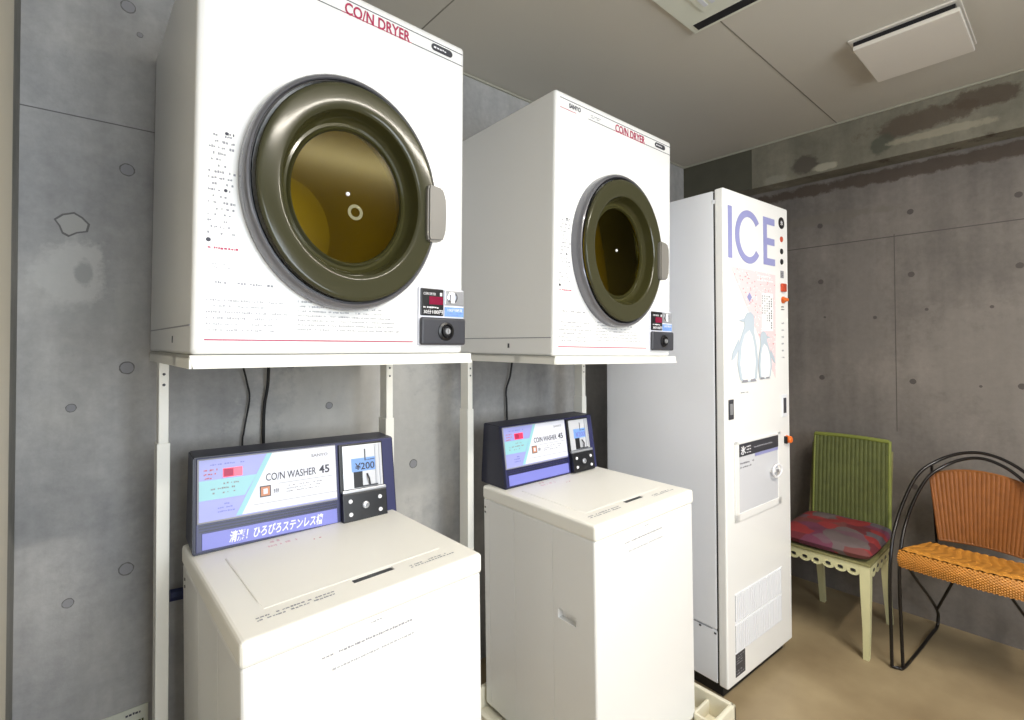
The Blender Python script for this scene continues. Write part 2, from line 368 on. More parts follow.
# near wall with a real window opening behind the camera
w = MB(); wx0, wx1, wz0, wz1 = -.05, 1.25, .88, 2.12
w.box(XC-.2, wx0, YN-.15, YN, 0, ZC, concD).box(wx1, XB+.2, YN-.15, YN, 0, ZC, concD).box(wx0, wx1, YN-.15, YN, 0, wz0, concD).box(wx0, wx1, YN-.15, YN, wz1, ZC, concD)
structure(w, 'wall_near')
w = MB()
for a, b_ in ((wx0, wx0+.04), (wx1-.04, wx1), ((wx0+wx1)/2-.02, (wx0+wx1)/2+.02)): w.box(a, b_, YN-.04, YN-.01, wz0, wz1, 'silver', .004)
w.box(wx0, wx1, YN-.04, YN-.01, wz0, wz0+.04, 'silver', .004).box(wx0, wx1, YN-.04, YN-.01, wz1-.04, wz1, 'silver', .004)
structure(w, 'window_1')
w = MB(); w.box(XC, -.09, .25, 1.27, 0, ZC-.004, 'trim', .004); structure(w, 'trim_1')
w = MB(); w.box(XC, XBM, YA-.010, YA, ZC-.009, ZC-.001, 'bead', .002); structure(w, 'trim_2')
w = MB(); w.box(XBM-.010, XBM, YN, YA, ZC-.009, ZC-.001, 'bead', .002); structure(w, 'trim_3')

# ---------------------------------------------------------------- coin dryers
def hole_panel(mb, W_, H_, cx, cz, rx, rz, y, m, n=64, inset=.012):
    """front sheet with an elliptical opening"""
    x0, x1, z0, z1 = inset, W_-inset, inset, H_-inset
    inn = []; out = []
    for k in range(n):
        a = 2*math.pi*k/n; c_, s_ = math.cos(a), math.sin(a); inn.append((cx+rx*c_, y, cz+rz*s_))
        t = min(((x1-cx)/c_ if c_ > 1e-6 else (x0-cx)/c_ if c_ < -1e-6 else 9), ((z1-cz)/s_ if s_ > 1e-6 else (z0-cz)/s_ if s_ < -1e-6 else 9))
        out.append([cx+t*c_, y, cz+t*s_])
    for X, Z in ((x0, z0), (x0, z1), (x1, z0), (x1, z1)):
        k = min(range(n), key=lambda i: (out[i][0]-X)**2+(out[i][2]-Z)**2); out[k][0] = X; out[k][2] = Z
    mb.add(inn+[tuple(o) for o in out], [(k, (k+1) % n, n+(k+1) % n, n+k) for k in range(n)], m)
def make_dryer(M0, W_, label, first):
    Hd, D = .7806, .581
    t = thing('coin_dryer', label, 'dryer', M0, 'coin dryers on the white stands')
    cx, cz, rx, rz = .278, .336, .209, .245
    b = MB(); i_ = .012
    # shell: rounded frame open at the front, front sheet with round opening
    def rr(x0, x1, z0, z1, r, n=4):
        pts = []
        for (ax, az, a0) in ((x1-r, z1-r, 0), (x0+r, z1-r, 90), (x0+r, z0+r, 180), (x1-r, z0+r, 270)):
            for k in range(n+1): a = R(a0+90*k/n); pts.append((ax+r*math.cos(a), az+r*math.sin(a)))
        return pts
    rings = [(i_, 0, .001), (.006, .0015, .006), (.002, .005, .008), (0, .012, .009), (0, D, .009)]
    vs = []; fs = []; N = 20
    for ins, y, r in rings: vs += [(x, y, z) for x, z in rr(ins, W_-ins, ins, Hd-ins, r)]
    for k in range(len(rings)-1):
        for j in range(N): fs.append((k*N+j, (k+1)*N+j, (k+1)*N+(j+1) % N, k*N+(j+1) % N))
    fs.append(tuple((len(rings)-1)*N+j for j in range(N))[::-1])
    b.add(vs, fs, 'white', True)
    hole_panel(b, W_, Hd, cx, cz, rx*.75, rz*.75, 0, 'white')
    b.box(-.0008, .001, .01, D-.01, .052, .0545, 'greyink'); b.disc(0, 0, .0001, 0, 'white')
    b.prism([(.20, .022), (.208, .022), (.208, .036), (.20, .036)], -.001, .001, 'dgrey', 'x')
    b.build('cabinet', t)
    # drum behind the glass
    d = MB(); d.lathe([(.74, .004), (.72, .06), (.70, .062), (.70, .42), (.66, .45)], cx, cz, 'drum', ax=rx, az=rz)
    d.lathe([(.66, .45), (.30, .44), (.0, .445)], cx, cz, 'drumback', ax=rx, az=rz)
    dr = d.build('drum', t)
    hb = MB(); hb.lathe([(.12, .44), (.12, .425), (.06, .420), (.0, .420)], cx, cz, 'drumback', n=32, ax=rx, az=rz)
    hb.build('hub', dr)
    # door
    rim = MB()
    rim.lathe([(1.0, 0), (1.0, -.018), (.990, -.028), (.970, -.034), (.952, -.035), (.944, -.032)], cx, cz, 'rim', ax=rx, az=rz)
    rim.lathe([(.944, -.032), (.940, -.028), (.930, -.028), (.926, -.033)], cx, cz, 'groove', ax=rx, az=rz)
    door = rim.build('door', t)
    DX = .010   # the front of the door sits a little towards the handle
    an = MB(Matrix.Translation((DX*.6, 0, 0))); an.lathe([(.926, -.033), (.919, -.0375), (.905, -.0395), (.885, -.0402), (.79, -.0392), (.74, -.0380), (.72, -.0368), (.706, -.034)], cx, cz, 'olive', ax=rx, az=rz)
    an.lathe([(.706, -.034), (.694, -.026), (.682, -.012), (.665, -.003), (.64, .003), (.615, .003), (.598, -.002), (.585, -.003), (.572, .004)], cx, cz, 'olivedark', ax=rx, az=rz)
    an.build('door_ring', door, label='olive smoked plastic ring')
    g = MB(Matrix.Translation((DX*.6, 0, 0))); g.disc(cx, cz, .574*rx, .0065, 'glass', .004, 64, rz=.574*rz); go = g.build('door_glass', door, label='olive tinted round glass')
    g = MB(); g.lathe([(.0045, .0022), (.004, -.001), (.0, -.002)], cx+.002, cz+.006, 'whiteink', n=14); g.build('glass_stud', door)
    if first == 1:
        g = MB(); g.lathe([(.017, .0023), (.016, .0018), (.011, .0018), (.010, .0023)], cx+.020, cz-.030, 'painted_reflection', n=28); g.build('painted_reflection_ring', door)  # flash reflection painted on the glass as a faint ring
    h = MB(); h.prism([(.452, .258), (.488, .262), (.497, .285), (.499, .325), (.497, .365), (.488, .386), (.452, .390), (.448, .38), (.448, .268)], -.052, -.026, 'handle', 'y', .004)
    h.box(.450, .492, -.03, 0, .275, .375, 'handle', .003); h.build('door_handle', door, label='grey curved pull handle')
    # control block bottom right
    cp = MB(); cp.box(W_-.132, W_-.001, -.006, .004, .018, .158, 'print', .004)
    cpo = cp.build('control_panel', t)
    q = MB(); x0 = W_-.128
    q.box(x0, x0+.064, -.010, -.004, .090, .155, 'black', .003)
    q.text('COIN DRYER', x0+.006, x0+.040, .139, .145, -.0102, 'whiteink'); q.quad(x0+.052, x0+.058, .138, .146, -.0101, 'whiteink')
    q.quad(x0+.022, x0+.060, .117, .136, -.0101, 'leddark'); q.micro(x0+.006, x0+.048, .105, .115, 1, -.0101, 'whiteink', .9, 3)
    q.text('30分', x0+.007, x0+.028, .094, .104, -.0102, 'whiteink', offset=.01); q.text('100円', x0+.031, x0+.060, .094, .104, -.0102, 'whiteink', offset=.01)
    q.build('display', cpo)
    q = MB(); q.box(x0+.067, W_-.003, -.009, -.004, .117, .155, 'silver', .003)
    q.lathe([(.015, -.009), (.0145, -.012), (.012, -.013), (.011, -.008)], x0+.088, .137, 'chrome', n=24); q.box(x0+.082, x0+.094, -.014, -.008, .122, .150, 'whiteink', .002)
    q.quad(x0+.068, W_-.004, .090, .113, -.007, 'bluelabel'); q.text('100円硬貨', x0+.076, W_-.008, .102, .110, -.0078, 'whiteink'); q.micro(x0+.076, W_-.008, .092, .101, 2, -.0078, 'lav2', .8, 4)
    q.build('coin_slot', cpo)
    q = MB(); q.box(x0-.002, W_-.002, -.016, -.004, .020, .086, 'dgrey', .006, 3)
    q.lathe([(.022, -.016), (.022, -.019), (.017, -.021), (.014, -.017), (.013, -.017), (.012, -.022), (.0, -.022)], x0+.066, .053, 'black', n=28)
    q.lathe([(.0075, -.022), (.007, -.026), (.0, -.026)], x0+.066, .053, 'silver', n=16); q.box(x0+.0655, x0+.0665, -.0265, -.02, .048, .058, 'black')
    q.build('coin_box_lock', cpo)
    # printing
    p = MB(); Y = -.0002
    zt, zb = Hd-.021, Hd-.050
    p.quad(.018, W_-.008, zt-.0008, zt+.0008, Y, 'ink'); p.quad(.018, .085, zb-.0008, zb+.0008, Y, 'redink'); p.quad(.14, .262, zb-.0008, zb+.0008, Y, 'ink'); p.quad(.43, W_-.008, zb-.0008, zb+.0008, Y, 'ink'); p.quad(.26, .43, zb-.0008, zb+.0008, Y, 'redink')
    p.text('SANYO', .055, .105, zb+.008, zb+.022, Y-.0003, 'ink', offset=.02)
    p.text('COI', 0, 1, 0, 1, 9, 'ink') if False else None
    p.text('CO/N DRYER', .268, .425, zb-.002, zb+.024, Y-.0006, 'redink', offset=.015)
    p.quad(.07, .135, zb-.022, zb-.001, Y, 'brick'); p.micro(.15, .21, zb+.006, zb+.018, 2, Y, 'greyink', .8, 5)
    # badge
    pts = [];
    for k in range(13): a = R(90+180*k/12); pts.append((.492+.0085*math.cos(a), Hd-.034+.0085*math.sin(a)))
    for k in range(13): a = R(-90+180*k/12); pts.append((.536+.0085*math.cos(a), Hd-.034+.0085*math.sin(a)))
    p.poly(pts, Y-.0004, 'dgrey'); p.micro(.490, .540, Hd-.039, Hd-.029, 1, Y-.0011, 'whiteink', .98, 2, .006)
    p.build('front_lettering', t)
    p = MB()
    p.quad(.020, .440, .026, .0285, Y, 'redink')
    p.micro(.022, .066, .215, .405, 17, Y, 'greyink', .5, 11, .003); p.micro(.050, .062, .398, .412, 1, Y, 'ink', .9, 3)
    for z_ in (.405, .30): p.disc(.050, z_, .003, Y-.0002, 'ink', n=10)
    p.disc(.024, .207, .004, Y-.0002, 'ink', n=10); p.text('点火注意', .023, .070, .190, .198, Y-.0004, 'redink')if False else p.micro(.023, .072, .188, .200, 1, Y, 'redink', .95, 8)
    p.micro(.030, .060, .155, .168, 2, Y, 'paleink', .8, 12)
    p.micro(.035, .14, .126, .138, 1, Y, 'greyink', .7, 13); p.micro(.022, .16, .04, .105, 6, Y, 'paleink', .7, 14, .003); p.micro(.18, .42, .045, .11, 7, Y, 'paleink', .8, 15, .003)
    p.build('instruction_print', t)
    return t
D1M = Mx(.1485, 1.0325, 1.2641, .501, -.6348); D2M = Mx(1.0232, 1.0051, 1.2447, -1.8009, -1.2346)
make_dryer(D1M, .5836, 'large white coin dryer nearest the camera, cut off by the top of the picture', 1)
make_dryer(D2M, .5851, 'smaller-looking white coin dryer, whole front in view, right next to the ice machine', 2)

# ---------------------------------------------------------------- dryer stands
def make_stand(DM, W_, xl, xr, yp, label):
    t = thing('dryer_stand', label, 'stand', Mx((xl+xr)/2, yp, 0), 'white steel dryer stands')
    inv = Matrix.Translation((-(xl+xr)/2, -yp, 0))
    s = MB(inv @ DM); x0, x1 = -.003, W_+.018
    s.prism([(x0, -.0005), (x1-.008, -.0005), (x1+.004, -.024), (x0+.006, -.024)], -.012, -.008, 'post', 'y')
    s.box(x0, x1-.006, -.010, .56, -.006, -.0005, 'post'); s.box(x0, x0+.004, -.010, .56, -.024, -.0005, 'post'); s.box(x1-.006, x1, -.010, .56, -.024, -.0005, 'post')
    for yy in (.14, .46): s.box(x0, x1, yy, yy+.03, -.022, -.006, 'post')
    s.build('shelf', t)
    for i, (x, wd) in enumerate(((xl, .020), (xr, .022))):
        z1 = (DM @ Vector(((x-DM.translation.x), .4, -.022))).z
        p = MB(inv)
        p.box(x, x+wd, yp, yp+.045, .98, z1, 'post', .002); p.box(x-.003, x+wd+.003, yp-.002, yp+.048, .012, 1.05, 'post', .002)
        for dz in (.03, .055): p.lathe([(.0032, yp-.0008), (.0025, yp-.0012), (0, yp-.0012)], x+wd/2, z1-dz, 'dgrey', n=10)
        po = p.build('post', t)
        f = MB(inv); f.box(x-.015, x+wd+.015, yp-.012, yp+.06, 0, .012, 'post', .003); f.build('foot_plate', po)
    return t
make_stand(D1M, .5836, .144, .721, 1.43, 'white steel stand holding the large near dryer above the first washer')
make_stand(D2M, .5851, 1.031, 1.634, 1.43, 'white steel stand holding the second dryer above the washer beside the ice machine')

# ---------------------------------------------------------------- coin washers
def make_washer(M0, W_, D, label, con, strip_text, zfloor):
    """frame origin = front left corner of the top; z is negative below"""
    inv = Matrix.Translation((0, 0, 0))
    t = thing('coin_washer', label, 'washing machine', M0, 'coin washers below the dryers')
    b = MB(); b.box(.002, W_-.002, .004, D-.002, zfloor, -.046, 'white', .008, 3); bo = b.build('cabinet', t)
    cut(bo, [(-.01, .022, .083, .160, -.327, -.297), (-.01, .0035, .180, .183, zfloor+.05, -.05), (-.01, .0035, .372, .375, zfloor+.05, -.05), (-.01, .0035, .515, .518, zfloor+.02, -.05)])
    tp = MB(); tp.box(0, W_, 0, D, -.048, 0, 'lid', .009, 3); to = tp.build('top_cover', t)
    # recess round the lid, finger slot
    cut(to, [(.060, .0625, .13, .40, -.002, .01), (.235, .330, .070, .088, -.012, .01)])
    l_ = MB(); l_.box(.0635, .464, .094, .40, -.001, .0009, 'lid', .0008, 1); l_.build('lid', t)
    s = MB(); s.box(.237, .328, .071, .0875, -.006, -.0012, 'black'); s.build('finger_slot', to, label='dark finger slot')
    p = MB(Matrix.Rotation(R(-90), 4, 'X') @ Matrix.Identity(4))
    # marks lying on the top: build in plane facing -y then rotate to face up
    p = MB(Matrix(((1, 0, 0, 0), (0, 0, 1, 0), (0, -1, 0, 0), (0, 0, 0, 1))))
    PM = p.M
    for a_ in ((.042, .20, .050, .072, 2, -.0005, 'greyink', .85, 21, .006), (.36, .505, .046, .064, 2, -.0005, 'greyink', .85, 22, .006), (.15, .24, .385, .44, 2, -.001, 'pinkpale', .5, 23, .006), (.25, .29, .36, .375, 1, -.001, 'pinkink', .8, 27, .006)):
        p = MB(PM); p.micro(*a_); p.build('printed_line', t)
    Y = .004
    for a_ in ((.14, .40, -.092, -.082, 1, Y, 'greyink', .95, 24, .006), (.16, .36, -.121, -.112, 1, Y, 'paleink', .95, 25, .006), (.24, .275, -.061, -.054, 1, Y, 'paleink', .9, 26, .006)):
        p = MB(); p.micro(*a_); p.build('printed_line', t)
    for z_ in (-.078, -.094): pass
    for z_ in (-.080, -.098): sc = MB(); sc.prism([(.535, z_), (.541, z_), (.541, z_+.006), (.535, z_+.006)], .0005, .003, 'dgrey', 'x'); sc.build('screw', t)
    for (x, y) in ((.05, .06), (W_-.05, .06), (.05, D-.06), (W_-.05, D-.06)):
        f = MB(); f.box(x-.022, x+.022, y-.022, y+.022, zfloor-.022, zfloor+.01, 'rubber', .004); f.build('foot', t)
    # ---- console
    cx, cy, cyaw, ctilt, lean, CW, CH, czz = con
    CM = Mx(cx, cy, czz, cyaw, ctilt); la = R(lean); ty, tz = CH*math.sin(la), CH*math.cos(la)
    cb = MB(CM); cb.prism([(0, 0), (ty, tz), (ty+.100, tz+.002), (.150, .03), (.150, -.006), (0, -.006)], 0, CW, 'navydark', 'x', .003)
    co = cb.build('console', t)
    FM = CM @ Matrix.Rotation(-la, 4, 'X')   # face frame: x right, z up the face, -y out
    def fm(): return MB(FM)
    f = fm(); f.box(.006, CW-.004, -.0025, .002, .0, CH-.002, 'navy', .002)
    # grooves
    for v in (.205, .235, .265): f.box(.012, CW*.655, -.0035, -.002, CH*v, CH*v+.003, 'navydark')
    f.build('face_plate', co)
    px0, px1, pz0, pz1 = CW*.022, CW*.655, CH*.31, CH*.965
    def U(s_): return px0+(px1-px0)*s_
    def V(t_): return pz0+(pz1-pz0)*t_
    d = fm(); d.box(px0-.004, px1+.002, -.006, -.002, pz0-.004, pz1+.003, 'greyink', .002); y = -.006
    d.quad(U(0), U(1), V(0), V(1), y, 'lav'); y -= .0006
    d.poly([(U(0), V(.34)), (U(.30), V(.34)), (U(.385), V(.66)), (U(0), V(.66))], y, 'teal')
    d.poly([(U(.24), V(.02)), (U(.28), V(.02)), (U(.50), V(1)), (U(.46), V(1))], y, 'teal')
    d.poly([(U(.28), V(.02)), (U(1), V(.02)), (U(1), V(1)), (U(.50), V(1))], y, 'print'); y -= .0007
    d.quad(U(.155), U(.285), V(.68), V(.83), y, 'led'); d.quad(U(.16), U(.225), V(.69), V(.82), y-.0006, 'redink')
    d.micro(U(.07), U(.30), V(.88), V(.94), 1, y, 'lav2', .8, 31); d.micro(U(.03), U(.12), V(.66), V(.86), 3, y, 'pinkink', .6, 32)
    d.micro(U(.06), U(.30), V(.40), V(.62), 3, y, 'teal' if 0 else 'greyink', .5, 33); d.micro(U(.12), U(.24), V(.10), V(.28), 3, y, 'lav2', .8, 34)
    d.text('SANYO', U(.80), U(.935), V(.835), V(.89), y, 'greyink', offset=.02)
    d.text('CO/N WASHER', U(.45), U(.835), V(.515), V(.645), y, 'ink', offset=.004); d.text('45', U(.86), U(.945), V(.515), V(.665), y, 'ink', offset=.02)
    d.quad(U(.405), U(.485), V(.25), V(.44), y, 'dgrey'); d.quad(U(.413), U(.477), V(.268), V(.422), y-.0006, 'tan'); d.quad(U(.430), U(.460), V(.30), V(.39), y-.0012, 'print')
    d.text('5分', U(.505), U(.545), V(.29), V(.37), y, 'ink', offset=.02); d.micro(U(.60), U(.95), V(.26), V(.41), 3, y, 'greyink', .6, 35)
    d.quad(U(.36), U(1), V(.14), V(.147), y, 'greyink'); d.quad(U(.54), U(.97), V(.445), V(.452), y, 'greyink')
    d.build('display_panel', co)
    s = fm(); s.box(CW*.035, CW*.655, -.005, -.002, CH*.02, CH*.19, 'lav2', .003)
    if strip_text: s.text(strip_text, CW*.145, CW*.58, CH*.045, CH*.165, -.005, 'whiteink', offset=.02, shear=.25)
    s.build('slogan_strip', co)
    # coin acceptor
    c0, c1 = CW*.672, CW*.925
    a = fm(); a.box(c0, c1, -.010, -.002, CH*.35, CH*.965, 'black', .003)
    a.box(c0+.010, c1-.004, -.012, -.006, CH*.39, CH*.94, 'coinplate', .002); ao = a.build('coin_acceptor', co)
    k = fm(); Y = -.012; cw = c1-c0
    k.box(c0+cw*.80, c0+cw*.825, -.014, -.011, CH*.40, CH*.93, 'silver'); k.box(c0+cw*.90, c0+cw*.915, -.014, -.011, CH*.40, CH*.93, 'silver')
    k.box(c0+cw*.56, c0+cw*.585, -.0128, -.011, CH*.73, CH*.88, 'dgrey'); k.quad(c0+cw*.26, c0+cw*.82, CH*.60, CH*.77, Y, 'bluelabel')
    k.quad(c0+cw*.30, c0+cw*.50, CH*.40, CH*.60, Y, 'black'); k.text('¥200', c0+cw*.34, c0+cw*.78, CH*.62, CH*.71, Y-.0007, 'lav2' if not strip_text else 'ink', offset=.01)
    k.micro(c0+cw*.55, c0+cw*.8, CH*.725, CH*.755, 1, Y-.0007, 'ink', .9, 36)
    k.tube([(c0+cw*.66, -.014, CH*.42), (c0+cw*.62, -.022, CH*.50), (c0+cw*.60, -.014, CH*.56)], .0025, 'dgrey'); k.box(c0+cw*.50, c0+cw*.84, -.016, -.011, CH*.40, CH*.42, 'dgrey')
    k.box(c0+.004, c1+.001, -.020, -.009, CH*.345, CH*.385, 'silver', .002)
    k.build('coin_plate', ao)
    q = fm(); q.box(c0+.001, c1, -.024, -.002, CH*.0, CH*.345, 'black', .003)
    for sx, sz in ((.17, .25), (.17, .09), (.83, .25), (.83, .09)): q.lathe([(.006, -.024), (.0055, -.0265), (.0, -.027)], c0+cw*sx, CH*sz, 'whiteink', n=14)
    q.lathe([(.0105, -.024), (.010, -.028), (.006, -.030), (.0, -.030)], c0+cw*.5, CH*.18, 'silver', n=20); q.box(c0+cw*.5-.0008, c0+cw*.5+.0008, -.0305, -.028, CH*.16, CH*.20, 'dgrey')
    q.build('coin_box_cover', co)
    return t
K = .93
W1M = Mx(.2118*K, .9563*K, 1.285-K*(1.285-.7716), .7878, .7) @ Matrix.Scale(K, 4); W2M = Mx(1.1267*K, .9393*K, 1.285-K*(1.285-.751), -1.425, .7) @ Matrix.Scale(K, 4)
make_washer(W1M, .5243, .5736, 'white coin washer in front, with white Japanese slogan along its console', (.0062, .4615, -3.2, -1.77, 10.75, .5278, .2254, .0069), '清潔！ひろびろステンレス槽', -(.8075-.022)/K)
make_washer(W2M, .5252, .553, 'white coin washer behind, standing in a cream drip pan next to the ice machine', (.0243, .445, -.25, -.74, 9.0, .4957, .2203, .006), '', -(.7884-.040)/K)

# drip pan under the second washer
t = thing('drip_pan', 'cream plastic drip pan under the second washer, corner on the floor by the ice machine', 'drip pan', Mx(1.36, 1.1, 0))
m = MB(Matrix.Translation((-1.36, -1.1, 0))); x0, x1, y0, y1 = .985, 1.642, .775, 1.412
m.box(x0, x1, y0, y1, 0, .015, 'cream', .003)
for a in ((x0, x1, y0, y0+.018), (x0, x1, y1-.018, y1), (x0, x0+.018, y0, y1), (x1-.018, x1, y0, y1)): m.box(*a, 0, .088, 'cream', .006)
m.build('pan', t)
for (xa, ya) in ((x0+.02, y0+.02), (x1-.10, y0+.02), (x0+.02, y1-.10), (x1-.10, y1-.10)):
    k = MB(Matrix.Translation((-1.36, -1.1, 0))); k.box(xa, xa+.08, ya, ya+.08, .012, .0215, 'cream', .004); k.build('foot_pad', t)
k = MB(Matrix.Translation((-1.36, -1.1, 0))); k.box(x1-.022-.09, x1-.015, y0+.085, y0+.095, .012, .065, 'cream', .003); k.box(x1-.022-.09, x1-.022-.08, y0+.015, y0+.095, .012, .065, 'cream', .003); k.build('corner_rib', t)

# ---------------------------------------------------------------- ice machine
IW, ID_, IH = .5074, .5586, 1.8385
t = thing('ice_machine', 'tall white ice vending machine with ICE in periwinkle letters and a penguin picture', 'ice machine', Mx(1.7322, .846, 0, -3.2918))
b = MB(); b.box(.002, IW-.002, .041, ID_, .245, IH-.004, 'icewhite', .006, 2); b.box(.002, IW-.002, .041, ID_, .055, .2425, 'icewhite', .004, 2); b.box(.0015, .003, .06, .30, .2425, .245, 'greyink')
b.build('cabinet', t)
b = MB(); b.box(.03, IW-.01, .035, ID_-.02, 0, .056, 'rubber', .003); b.build('plinth', t, label='dark recessed plinth')
for yy, zz in ((.108, .236), (.048, .232)): b = MB(); b.prism([(yy-.004, zz-.003), (yy+.004, zz-.003), (yy+.004, zz+.003), (yy-.004, zz+.003)], .0003, .004, 'dgrey', 'x'); b.build('side_screw', t)
b = MB(); b.box(0, IW, 0, .036, .052, IH, 'white', .007, 3); b.build('door', t); do = b and bpy.data.objects[t.children[-1].name]
b = MB(); b.box(.006, IW-.006, .034, .043, .06, IH-.01, 'black'); b.build('door_gasket', do)
b = MB(); b.box(.001, .008, .030, .046, 1.785, 1.80, 'chrome', .001); b.build('hinge', t)
# letters
q = MB(); Y = -.0005; th = .0012
q.quad(.029, .056, 1.588, 1.778, Y, 'peri', th)
n = 40; cxx, czz, ra, rb, wd = .178, 1.680, .100, .101, .030
pts = [(cxx+ra*math.cos(R(a)), czz+rb*math.sin(R(a))) for a in [38+(322-38)*k/n for k in range(n+1)]]
ptsi = [(cxx+(ra-wd)*math.cos(R(a)), czz+(rb-wd*.85)*math.sin(R(a))) for a in [38+(322-38)*k/n for k in range(n+1)]]
vs = [(x, Y, z) for x, z in pts+ptsi]+[(x, Y-th, z) for x, z in pts+ptsi]; m_ = n+1; fs = []
for k in range(n): fs += [(2*m_+k, 2*m_+k+1, 3*m_+k+1, 3*m_+k), (k, 2*m_+k, 2*m_+k+1, k+1), (m_+k, m_+k+1, 3*m_+k+1, 3*m_+k)]
q.add(vs, fs, 'peri')
q.poly([(.293, 1.588), (.388, 1.588), (.388, 1.615), (.322, 1.615), (.322, 1.669), (.385, 1.669), (.385, 1.696), (.322, 1.696), (.322, 1.750), (.387, 1.750), (.387, 1.777), (.293, 1.777)], Y, 'peri', th)
q.build('ice_lettering', do, label='periwinkle ICE letters')
# picture: pink triangle, vertical note, two plain penguins
q = MB(); q.poly([(.045, 1.558), (.390, 1.552), (.382, 1.137)], Y, 'pink')
rg = random.Random(3)
for k in range(230):
    a, b_ = rg.random(), rg.random()
    if a+b_ > 1: a, b_ = 1-a, 1-b_
    x = .045+a*.345+b_*.337; z = 1.558-a*.006-b_*.421; q.quad(x-.003, x+.002, z-.003, z+.001, Y-.0006, 'pinkink' if k % 3 == 0 else 'penwhite', .0003)
q.quad(.275, .365, 1.325, 1.475, Y-.0006, 'penwhite')
for k in range(5):
    xx = .352-k*.018; q.M = ID
    for j in range(int(14-k*1.5)):
        zz = 1.465-j*.0095; q.quad(xx-.004, xx+.003, zz-.006, zz, Y-.0012, 'ink' if k < 2 else 'greyink', .0004) if (j*7+k*3) % 5 else None
q.micro(.24, .38, 1.515, 1.548, 2, Y-.0006, 'penwhite', .9, 5, .008)
q.poly([(.178, 1.470), (.196, 1.452), (.178, 1.434), (.160, 1.452)], Y-.0009, 'peri')
q.build('picture_background', do)
def penguin(q, cx, z0, h, y, flip=1, wx=1.35):
    def P(l_): return [(cx+flip*a*h*wx, z0+b_*h) for a, b_ in l_]
    q.poly(P([(-.17, .04), (-.22, .25), (-.20, .5), (-.12, .68), (-.07, .78), (-.08, .88), (-.02, .96), (.06, .98), (.12, .93), (.13, .82), (.12, .70), (.17, .52), (.20, .28), (.17, .04), (.05, .0), (-.08, .0)]), y, 'pengrey')
    q.poly(P([(-.13, .05), (-.17, .25), (-.14, .5), (-.07, .66), (.02, .72), (.08, .64), (.12, .5), (.145, .28), (.12, .05), (.03, .02), (-.06, .02)]), y-.0007, 'penwhite')
    q.poly(P([(-.08, .88), (-.20, .855), (-.08, .83)]), y-.0002, 'pengrey'); q.poly(P([(-.19, .60), (-.31, .42), (-.34, .30), (-.28, .34), (-.19, .46)]), y-.0003, 'pengrey')
    q.poly(P([(-.15, 0), (-.02, 0), (-.03, .035), (-.12, .035)]), y-.0012, 'greyink'); q.poly(P([(.03, 0), (.16, 0), (.13, .035), (.04, .035)]), y-.0012, 'greyink')
q = MB(); penguin(q, .165, 1.132, .27, Y-.0010); penguin(q, .292, 1.138, .19, Y-.0016, -1); q.micro(.10, .17, 1.09, 1.10, 1, Y, 'greyink', .8, 9); q.build('penguin_picture', do)
# control column
cc = .448
q = MB(); q.disc(cc, 1.772, .024, -.0005, 'black', .002); q.text('氷', cc-.012, cc+.012, 1.762, 1.782, -.0025, 'whiteink'); q.build('round_badge', do)
for z, m_ in ((1.705, 'redknob'), (1.655, 'black'), (1.612, 'black')):
    q = MB(); q.lathe([(.012, 0), (.011, -.003), (.0, -.003)], cc, z, m_, n=18); q.build('indicator_lamp', do)
q = MB(); q.quad(cc-.012, cc+.016, 1.545, 1.575, -.0005, 'greyink', .001); q.micro(cc-.010, cc+.014, 1.547, 1.573, 4, -.0016, 'dgrey', .8, 6); q.build('small_label', do)
q = MB(); q.box(cc-.014, cc+.022, -.012, 0, 1.488, 1.522, 'redknob', .004); q.build('coin_button', do, label='brick red square button')
q = MB(); q.lathe([(.014, 0), (.014, -.006), (.010, -.008), (.009, -.014)], cc+.006, 1.455, 'orange', n=20); q.box(cc-.014, cc+.024, -.018, -.010, 1.449, 1.462, 'orange', .003); q.build('coin_return_knob', do)
q = MB(); q.micro(cc-.010, cc+.018, 1.41, 1.432, 2, -.0005, 'dgrey', .9, 7); q.build('column_print', do)
for k in range(6): q = MB(); q.micro(cc-.008, cc+.014, 1.21+k*.028, 1.228+k*.028, 1, -.0005, 'paleink', .95, 8+k); q.build('column_print', do)
q = MB(); q.box(.020, .054, -.003, 0, 1.003, 1.075, 'dgrey', .002); q.box(.028, .046, -.0045, 0, 1.02, 1.06, 'silver', .002); q.build('door_lock', do)
q = MB(); q.box(.432, .475, -.004, 0, .975, 1.066, 'icewhite', .003); q.box(.442, .466, -.0055, -.003, .99, 1.052, 'dgrey', .002); q.build('coin_return_cup', do)
q = MB(); q.lathe([(.016, 0), (.016, -.006), (.014, -.009), (.014, -.018), (.011, -.021), (0, -.021)], .474, .880, 'orange', n=22); q.box(.450, .460, -.012, 0, .865, .895, 'black', .002); q.build('ice_knob', do, label='orange knob')
